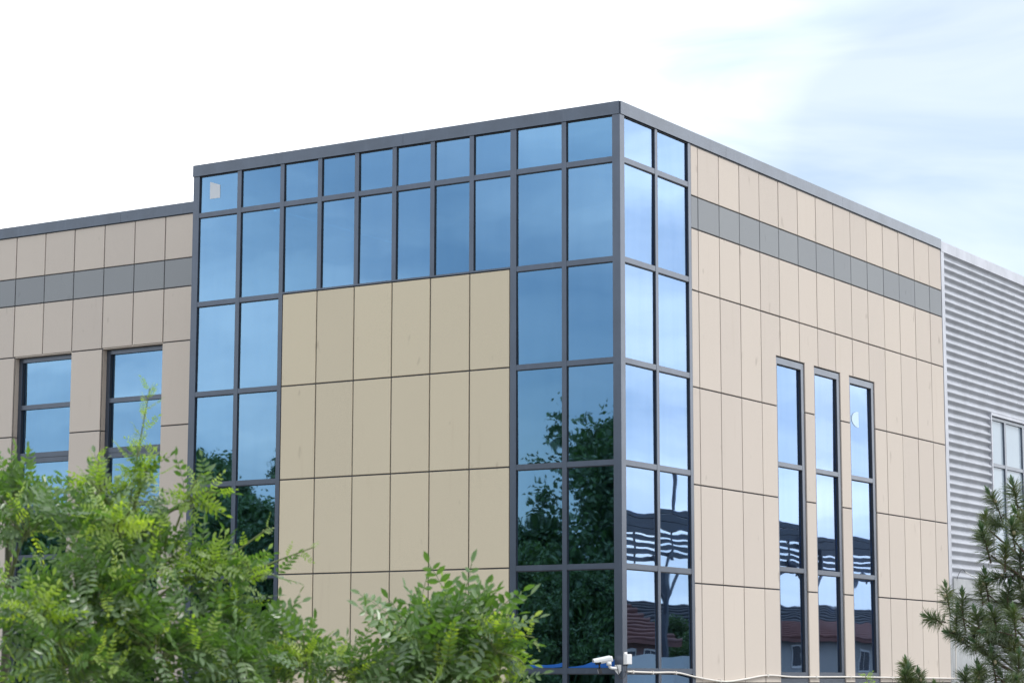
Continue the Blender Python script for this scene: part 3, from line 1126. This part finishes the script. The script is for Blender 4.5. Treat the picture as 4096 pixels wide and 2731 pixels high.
sapling('tall bright green locust sapling with a pointed leading shoot, in the lower left foreground', (9.44, -21.0, 0), [(9.46, -21.02, 1.6), (9.42, -21.03, 2.9), (9.41, -20.99, 3.8)],
        [(9.30, -20.94, 3.77, 0.18, 0.18, 0.8, 0.6), (9.34, -21.18, 3.68, 0.17, 0.17, 0.9, 0.3), (9.50, -20.97, 3.98, 0.13, 0.16, 0.6, 2.5), (9.62, -20.82, 3.87, 0.13, 0.12, 0.6, 2.0), (9.40, -21.16, 3.90, 0.10, 0.12, 0.6, 2.0), (9.70, -21.38, 3.74, 0.13, 0.11, 0.9, 4.0), (9.62, -21.75, 3.36, 0.09, 0.08, 0.8, 4.0), (9.58, -20.95, 3.64, 0.20, 0.19, 0.9, 0.55), (9.61, -21.31, 3.46, 0.33, 0.19, 1.0, 0.35),
         (9.59, -20.68, 3.57, 0.20, 0.14, 0.8, 1.3), (9.40, -21.55, 3.37, 0.24, 0.21, 1.0, 0.2), (9.64, -20.42, 3.56, 0.17, 0.11, 0.6, 1.8), (9.66, -21.62, 3.17, 0.30, 0.17, 1.0, 0.25),
         (9.80, -21.22, 3.22, 0.30, 0.18, 1.0, 0.25), (9.66, -20.63, 3.40, 0.20, 0.14, 0.8, 0.25), (9.40, -21.20, 3.15, 0.35, 0.2, 0.8, 0.1)],
        [([(9.41, -20.99, 3.80), (9.44, -20.98, 4.03), (9.50, -20.97, 4.36)], 26, 1.7, 0.72), ([(9.40, -21.13, 3.82), (9.39, -21.16, 3.96), (9.39, -21.17, 4.06)], 6, 1.5, 0.6),
         ([(9.56, -20.85, 3.74), (9.61, -20.82, 3.90), (9.65, -20.79, 3.99)], 6, 1.4, 0.62), ([(9.60, -20.42, 3.56), (9.72, -20.31, 3.63), (9.85, -20.22, 3.69)], 6, 1.8, 0.55),
         ([(9.59, -20.55, 3.62), (9.70, -20.47, 3.72), (9.75, -20.43, 3.77)], 5, 1.4, 0.6)], 3)
sapling('grey-green locust sapling cut by the left edge, with a bare dark stem', (8.62, -20.96, 0), [(8.64, -20.96, 1.6), (8.67, -20.96, 3.2), (8.68, -20.98, 3.75), (8.66, -21.01, 3.9)],
        [(8.66, -20.97, 3.90, 0.18, 0.15, 0.8, 0.15), (8.98, -21.17, 3.74, 0.14, 0.15, 0.7, 0.25), (8.60, -21.28, 3.62, 0.15, 0.16, 0.35, 0.1)], [], 8)
sapling('rounded dark-leaved locust sapling in front of the beige panels', (10.10, -19.73, 0), [(10.155, -19.718, 1.600), (10.195, -19.718, 2.800), (10.255, -19.778, 3.270)],
        [(10.115, -19.778, 3.345, 0.14, 0.10, 0.95, 0.05), (10.395, -19.808, 3.355, 0.17, 0.10, 1.0, 0.15), (10.355, -19.948, 3.250, 0.26, 0.13, 1.1, 0.12), (10.615, -19.878, 3.250, 0.12, 0.11, 0.9, 1.8),
         (10.055, -19.808, 3.130, 0.15, 0.12, 0.9, 0.1), (10.535, -19.738, 3.100, 0.15, 0.12, 0.8, 0.9), (10.385, -19.998, 3.130, 0.20, 0.10, 0.8, 0.3), (10.255, -19.928, 3.050, 0.22, 0.09, 0.7, 0.1)],
        [([(10.615, -19.898, 3.290), (10.715, -19.838, 3.290), (10.775, -19.808, 3.280)], 5, 1.8, 0.6), ([(10.635, -19.898, 3.220), (10.705, -19.848, 3.190), (10.735, -19.828, 3.160)], 4, 1.8, 0.55),
         ([(10.695, -19.838, 3.020), (10.795, -19.778, 3.050), (10.895, -19.728, 3.060)], 3, 1.8, 0.6)], 21, 0.8, 1.25)
sapling('low spreading locust sapling between the tall one and the rounded one', (9.87, -20.43, 0), [(9.86, -20.44, 1.5), (9.86, -20.48, 2.7), (9.86, -20.55, 3.05)],
        [(9.85, -20.84, 3.15, 0.26, 0.15, 1.0, 0.2), (9.92, -20.40, 3.19, 0.22, 0.15, 1.0, 0.8), (9.66, -20.37, 3.26, 0.20, 0.12, 0.8, 0.25), (10.0, -20.20, 3.13, 0.14, 0.10, 0.9, 0.5)], [], 34)
sapling('single thin shoot of fresh leaves below the third slit window', (10.60, -15.62, 0), [(10.60, -15.62, 1.5), (10.58, -15.63, 2.95)], [],
        [([(10.58, -15.63, 2.95), (10.57, -15.63, 3.04), (10.55, -15.64, 3.12)], 7, 1.8, 0.62)], 55)


# ------------------------------------------------------------------ pine
def shoot_mesh(seed, nn, L, spread):
    """an upright pine shoot: woody axis, needles all round, a pale bud and a tuft at the tip"""
    r = random.Random(seed)
    v, f, mi = [], [], []
    bend = Vector((r.uniform(-0.25, 0.25), r.uniform(-0.25, 0.25), 0))
    axis = [Vector((0, 0, L * t)) + bend * L * t * t for t in (0, 0.33, 0.66, 1.0)]
    a, b = tube_geo(axis, [0.0075, 0.0065, 0.0055, 0.004], 5, True)
    v += a
    f += b
    mi += [0] * len(b)
    for i in range(nn):
        t = r.random() ** 0.6
        k = t * 3
        j = min(2, int(k))
        p = axis[j].lerp(axis[j + 1], k - j)
        ax = (axis[j + 1] - axis[j]).normalized()
        ang = r.uniform(0, 2 * math.pi)
        s1 = ax.orthogonal().normalized()
        s2 = ax.cross(s1)
        out = s1 * math.cos(ang) + s2 * math.sin(ang)
        tip = t > 0.86
        el = r.uniform(1.6, 4.0) if tip else r.uniform(0.15, 1.0) * (0.6 + t) - spread * (1 - t)
        d = (out + ax * el).normalized()
        ln = (r.uniform(0.045, 0.085) if tip else r.uniform(0.085, 0.145))
        w = 0.0025
        sag = Vector((0, 0, -0.10 * ln))
        wv = d.cross(rvec(r)).normalized() * w
        m_ = p + d * ln * 0.55
        e = p + d * ln + sag
        b0 = len(v)
        v += [p - wv, p + wv, m_ + wv, m_ - wv, e]
        f += [(b0, b0 + 1, b0 + 2, b0 + 3), (b0 + 3, b0 + 2, b0 + 4)]
        mi += [2 if tip else 1] * 2
    # candle
    c0 = axis[-1]
    cd2 = (axis[-1] - axis[-2]).normalized()
    a, b = tube_geo([c0 - cd2 * 0.01, c0 + cd2 * 0.02, c0 + cd2 * 0.055, c0 + cd2 * 0.07], [0.006, 0.011, 0.008, 0.002], 6, True)
    b0 = len(v)
    v += a
    f += [tuple(i + b0 for i in q) for q in b]
    mi += [2] * len(b)
    if r.random() < 0.7:
        s1 = cd2.orthogonal().normalized()
        q = axis[2] + s1 * 0.02
        a, b = tube_geo([q - cd2 * 0.018, q - cd2 * 0.008, q + cd2 * 0.010, q + cd2 * 0.02], [0.005, 0.013, 0.012, 0.004], 6, True)
        b0 = len(v)
        v += a
        f += [tuple(i + b0 for i in qq) for qq in b]
        mi += [3] * len(b)
    me = bpy.data.meshes.new('shoot')
    me.from_pydata([tuple(q) for q in v], [], f)
    for m_ in (PBARK, NEEDLE, CANDLE, CONE):
        me.materials.append(m_)
    me.polygons.foreach_set('material_index', mi)
    me.update()
    return me


SHOOTS = [shoot_mesh(500 + i, 300, L, sp) for i, (L, sp) in enumerate(((0.26, 0.5), (0.22, 0.3), (0.30, 0.6), (0.20, 0.4), (0.25, 0.8)))]
PB = Vector((9.72, -9.62, 0))
pine = thing('pine_tree', 'young dark green pine at the right edge before the metal warehouse', 'tree', PB)
tr_path = smooth_path([PB, (9.74, -9.60, 1.6), (9.68, -9.62, 3.2), (9.62, -9.66, 4.3), (9.60, -9.68, 5.1)], 6)
tube('trunk', tr_path, [0.075 - 0.055 * i / (len(tr_path) - 1) for i in range(len(tr_path))], PBARK, pine, 9, PB)
pr = random.Random(77)
TIPS = [(9.29, -9.75, 4.56), (9.09, -9.6, 4.46), (9.42, -9.7, 4.62), (9.51, -10.07, 4.30), (9.25, -9.95, 4.20), (9.39, -10.0, 4.12), (9.48, -9.86, 4.10), (8.77, -9.68, 3.76), (9.15, -9.76, 3.87),
        (9.37, -9.88, 3.76), (9.45, -9.75, 3.84), (8.96, -9.82, 3.62), (8.86, -9.75, 3.54), (9.14, -9.96, 3.57), (9.31, -10.01, 3.60), (9.52, -10.14, 3.57), (9.03, -9.79, 3.44), (9.29, -10.12, 3.40),
        (9.44, -10.06, 3.37), (9.36, -10.2, 3.19), (9.56, -10.23, 3.19), (9.2, -10.15, 3.12), (9.01, -10.01, 3.03), (8.36, -9.62, 3.17), (8.49, -9.67, 3.07), (8.66, -9.72, 3.0), (8.42, -9.79, 3.0),
        (9.56, -9.84, 4.35), (9.56, -9.82, 3.76), (9.63, -10.1, 3.42), (9.6, -9.9, 3.0), (9.45, -9.95, 2.95),
        (9.9, -9.5, 4.4), (10.0, -9.7, 3.9), (10.1, -9.4, 3.5), (9.7, -9.4, 4.9), (9.62, -9.66, 5.15)]
bv, bf = [], []
hubs = {}
for i, tp in enumerate(TIPS):
    tp = Vector(tp)
    st = min(tr_path, key=lambda p: abs(p.z - (tp.z - 0.22 - 0.35 * (p - tp).xy.length)))
    mid = st.lerp(tp, 0.6) + Vector((0, 0, -0.10 * (tp - st).xy.length))
    br = smooth_path([st, mid, tp - Vector((0, 0, 0.06))], 5)
    a, b = tube_geo([p - PB for p in br], [0.016 - 0.009 * k / 10 for k in range(11)], 6, False)
    k0 = len(bv)
    bv += a
    bf += [tuple(q + k0 for q in w_) for w_ in b]
    n = pr.choice((1, 2, 2, 2))
    for q in range(n):
        o = bpy.data.objects.new('shoot', pr.choice(SHOOTS))
        lean = Vector(((tp - st).x, (tp - st).y, 0))
        lean = lean.normalized() * 0.25 if lean.length > 0.01 else Vector()
        if q == 0:
            d = Vector((0, 0, 1)) + lean * 0.7 + rvec(pr) * 0.18
            p = tp + Vector((0, 0, -0.13))
        else:
            d = Vector((0, 0, 0.45)) + lean * 1.5 + rvec(pr) * 0.9
            p = tp + Vector((0, 0, -0.16)) + rvec(pr) * 0.06
        o.rotation_mode = 'QUATERNION'
        o.rotation_quaternion = d.normalized().to_track_quat('Z', 'Y') @ Quaternion((0, 0, 1), pr.uniform(0, 6.28))
        o.location = p - PB
        s = pr.uniform(0.88, 1.16) * (1.0 if q == 0 else 0.9)
        o.scale = (s, s, s)
        link(o, pine)
mesh_obj('branches', bv, bf, PBARK, pine, smooth=True)


# ------------------------------------------------------------------ across the street: what the glass mirrors
def far_crown(seed, w, h, shape, n=34000):
    r = random.Random(seed)
    v, f = [], []
    clumps = []
    for i in range(170):
        t = r.random()
        prof = (math.sin(math.pi * (0.10 + 0.88 * t)) ** 0.7) if shape == 'round' else (0.42 + 0.58 * math.sin(math.pi * min(1, 0.25 + 0.75 * t))) * (1 - 0.75 * t ** 3)
        a = r.uniform(0, 6.283)
        q = r.uniform(0.0, 1.0) ** 0.6
        clumps.append((Vector((w * prof * q * math.cos(a), w * prof * q * math.sin(a), h * t)), w * (0.19 if shape == 'round' else 0.27) * r.uniform(0.6, 1.15)))
    for i in range(n):
        c, rad = r.choice(clumps)
        u = rvec(r).normalized()
        p = c + Vector((u.x, u.y, u.z * (1.0 if shape == 'round' else 1.7))) * rad * r.uniform(0.2, 1.25)
        s = r.uniform(0.04, 0.095)
        a = rvec(r).normalized() * s
        b = a.cross(rvec(r)).normalized() * s * 0.6
        k = len(v)
        v += [p - a, p + b, p + a, p - b]
        f.append((k, k + 1, k + 2, k + 3))
    me = bpy.data.meshes.new('crown')
    me.from_pydata([tuple(q) for q in v], [], f)
    me.materials.append(FARLEAF)
    me.update()
    return me


CR = [far_crown(1, 3.0, 6.6, 'round'), far_crown(2, 2.6, 6.0, 'round'), far_crown(3, 1.25, 10.5, 'poplar', 16000), far_crown(4, 1.0, 9.5, 'poplar', 14000)]
far_spots = [  # x, y, kind, scale
    (-18.0, -46.5, 1, 1.4, 'broad'), (-21.5, -45.0, 0, 1.42, 'broad'), (-24.0, -47.5, 1, 1.62, 'broad'), (-26.7, -47.0, 0, 1.72, 'broad'), (-28.9, -50.0, 2, 1.06, 'poplar'),
    (-29.8, -46.0, 1, 1.30, 'broad'), (-31.6, -48.0, 3, 0.86, 'poplar'), (-33.2, -47.5, 1, 1.1, 'broad'), (-36.2, -48.5, 0, 1.1, 'broad'), (-39.5, -48.0, 1, 1.3, 'broad'), (-43.2, -49.5, 0, 1.5, 'broad'),
    (-25.6, -43.0, 1, 1.0, 'broad'), (-28.2, -43.5, 0, 1.0, 'broad'), (-31.0, -44.0, 1, 0.95, 'broad'), (-34.0, -44.5, 0, 0.9, 'broad'), (-45.0, -46.0, 1, 1.2, 'broad'), (-49.0, -46.0, 0, 1.25, 'broad'), (-53.0, -47.0, 1, 1.3, 'broad'),
    (-46.0, -52.0, 2, 1.12, 'poplar'), (-47.2, -49.0, 1, 1.6, 'broad'), (-48.9, -51.0, 3, 1.2, 'poplar'), (-50.8, -50.0, 0, 1.72, 'broad'), (-52.6, -53.0, 2, 1.18, 'poplar'),
    (-55.2, -50.0, 1, 1.65, 'broad'), (-58.5, -53.5, 3, 1.25, 'poplar'), (-61.0, -50.5, 1, 1.6, 'broad'), (-65.0, -51.0, 0, 1.5, 'broad'), (-69.5, -51.5, 1, 1.6, 'broad')]
for x, y, k, s, w_ in far_spots:
    side_ = 'corner end' if x > -34 else ('wing windows' if x < -54 else 'far end')
    lab = ('slender poplar' if w_ == 'poplar' else 'broad dark tree') + ' across the yard, mirrored ' + {'corner end': 'in the glass left of the corner', 'wing windows': 'in the wing windows', 'far end': 'in the far left glass of the bay'}[side_]
    t = thing('poplar_tree' if w_ == 'poplar' else 'broadleaf_tree', lab, 'tree', (x, y, 0), 'poplars mirrored in the front glazing' if w_ == 'poplar' else 'broad trees mirrored in the front glazing')
    o = bpy.data.objects.new('crown', CR[k])
    o.location = (0, 0, 1.3 if w_ == 'broad' else 1.0)
    o.scale = (s, s, s)
    o.rotation_euler = (0, 0, rng.uniform(0, 6.28))
    link(o, t)
    tube('trunk', [(0, 0, 0), (0.1, 0, 2.5 * s), (0.05, 0.05, 6.0 * s)], [0.22 * s, 0.17 * s, 0.06 * s], BARK, t, 8)
for x, y, k, s in ((22.0, 43.8, 1, 0.62), (24.5, 46.5, 0, 0.66)):
    t = thing('broadleaf_tree', 'small roadside tree mirrored in the corner side glazing', 'tree', (x, y, 0), 'roadside trees mirrored in the side glazing')
    o = bpy.data.objects.new('crown', CR[k])
    o.location = (0, 0, 1.0)
    o.scale = (s, s, s)
    link(o, t)
    tube('trunk', [(0, 0, 0), (0.05, 0, 2.0), (0, 0, 3.4)], [0.14, 0.11, 0.05], BARK, t, 8)


def house(label, x0, x1, y0, y1, eave, ridge, roofmat, wallmat, wins):
    t = thing('house', label, 'house', ((x0 + x1) / 2, (y0 + y1) / 2, 0))
    off = tuple(t.location)
    box('wall', x0, x1, y0, y1, 0, eave, wallmat, t, off)
    xm = (x0 + x1) / 2
    e = 0.45
    pr_ = [(x0 - e, eave - 0.05), (xm, ridge), (x1 + e, eave - 0.05), (x1 + e, eave - 0.2), (xm, ridge - 0.15), (x0 - e, eave - 0.2)]
    v = [(a - off[0], y0 - e - off[1], b) for a, b in pr_] + [(a - off[0], y1 + e - off[1], b) for a, b in pr_]
    f = [tuple(range(5, -1, -1)), tuple(range(6, 12))] + [(i, (i + 1) % 6, 6 + (i + 1) % 6, 6 + i) for i in range(6)]
    rf = mesh_obj('roof', v, f, roofmat, t)
    # tile courses on the slope that faces the office block
    nrow = 9
    for i in range(nrow):
        a0 = (x0 - e) + (xm - x0 + e) * i / nrow
        b0 = eave - 0.05 + (ridge - eave + 0.05) * i / nrow
        tube('tile_course', [(a0 - off[0] + 0.05, y0 - e - off[1], b0 + 0.05), (a0 - off[0] + 0.05, y1 + e - off[1], b0 + 0.05)], 0.07, roofmat, rf, 6)
    for (ya, yb, za, zb) in wins:
        w_ = box('window', x0 - 0.04, x0 - 0.005, ya, yb, za, zb, WHITE, t, off)
        wl_ = Vector(w_.location) + Vector(off)
        for q in range(2):
            m_ = (ya + yb) / 2
            a_, b_ = (ya + 0.08, m_ - 0.04) if q == 0 else (m_ + 0.04, yb - 0.08)
            box('pane', x0 - 0.055, x0 - 0.041, a_, b_, za + 0.08, zb - 0.08, GASKET, w_, wl_)
    return t


house('low pale house with red tile roof mirrored in the slit windows', 22.0, 27.0, 49.5, 64.0, 4.75, 5.45, ROOFTILE, PALEWALL, [(50.6, 52.0, 3.55, 4.45), (58.2, 59.4, 3.3, 4.3)])
house('long dark-roofed shed rising behind the red tile roofs', 33.0, 43.0, 50.0, 112.0, 5.6, 7.1, ROOFDARK, PINKWALL, [])
house('small brick house with red tile roof mirrored beside the corner', 22.0, 26.0, 37.2, 41.6, 4.6, 5.9, ROOFTILE, PINKWALL, [(38.2, 39.2, 3.3, 4.2), (39.8, 40.8, 3.3, 4.2)])

gt = thing('slatted_gantry', 'dark steel gantry with horizontal slats mirrored in the side glazing', 'gantry', (21, 46, 0))
OG = (21, 46, 0)
for zb_, zt_ in ((8.50, 8.66), (8.23, 8.47), (7.97, 8.21)):
    box('fascia_board', 20.9, 21.1, 35.0, 59.0, zb_, zt_, STEEL, gt, OG)
for k in range(13):
    box('strut', 21.11, 21.17, 35.4 + 2.0 * k, 35.5 + 2.0 * k, 6.95, 8.6, STEEL, gt, OG)
for k, zz in enumerate((7.80, 7.57, 7.34, 7.11)):
    box('slat', 20.95, 21.05, 35.0, 61.0, zz - 0.075, zz + 0.075, STEEL, gt, OG)
for y in (39.6, 45.5, 50.2, 54.6, 58.5):
    box('post', 20.75, 20.95, y - 0.09, y + 0.09, 0.0, 8.2, STEEL, gt, OG)
    for s in (-1, 1):
        tube('bracket', smooth_path([(20.85, y, 5.4), (20.85, y + s * 0.4, 6.3), (20.85, y + s * 1.3, 7.2)], 4), 0.07, STEEL, gt, 6, OG)
box('mast', 20.76, 20.88, 40.9, 41.08, 8.66, 10.2, STEEL, gt, OG)

vt = thing('delivery_van', 'pale box van parked across the road, mirrored beside the corner', 'van', (17.2, 33.0, 0))
OV = (17.2, 33.0, 0)
box('cargo_box', 16.1, 18.3, 32.0, 37.4, 1.0, 3.9, VAN, vt, OV)
cabv = [(-1.0, -3.0, 0.6), (1.0, -3.0, 0.6), (1.0, -1.05, 0.6), (-1.0, -1.05, 0.6), (-0.9, -2.5, 2.6), (0.9, -2.5, 2.6), (0.95, -1.05, 2.7), (-0.95, -1.05, 2.7), (-1.0, -3.0, 1.5), (1.0, -3.0, 1.5)]
mesh_obj('cab', cabv, [(0, 3, 2, 1), (4, 5, 6, 7), (0, 1, 9, 8), (8, 9, 5, 4), (1, 2, 6, 5, 9), (2, 3, 7, 6), (3, 0, 8, 4, 7)], VAN, vt)
mesh_obj('windscreen', [(-0.88, -2.97, 1.56), (0.88, -2.97, 1.56), (0.80, -2.55, 2.5), (-0.80, -2.55, 2.5)], [(0, 1, 2, 3)], GASKET, vt)
for sx_ in (-0.9, 0.9):
    for sy in (-2.1, 2.9):
        tube('wheel', [(sx_ - 0.13, sy, 0.45), (sx_ + 0.13, sy, 0.45)], 0.45, TYRE, vt, 16)
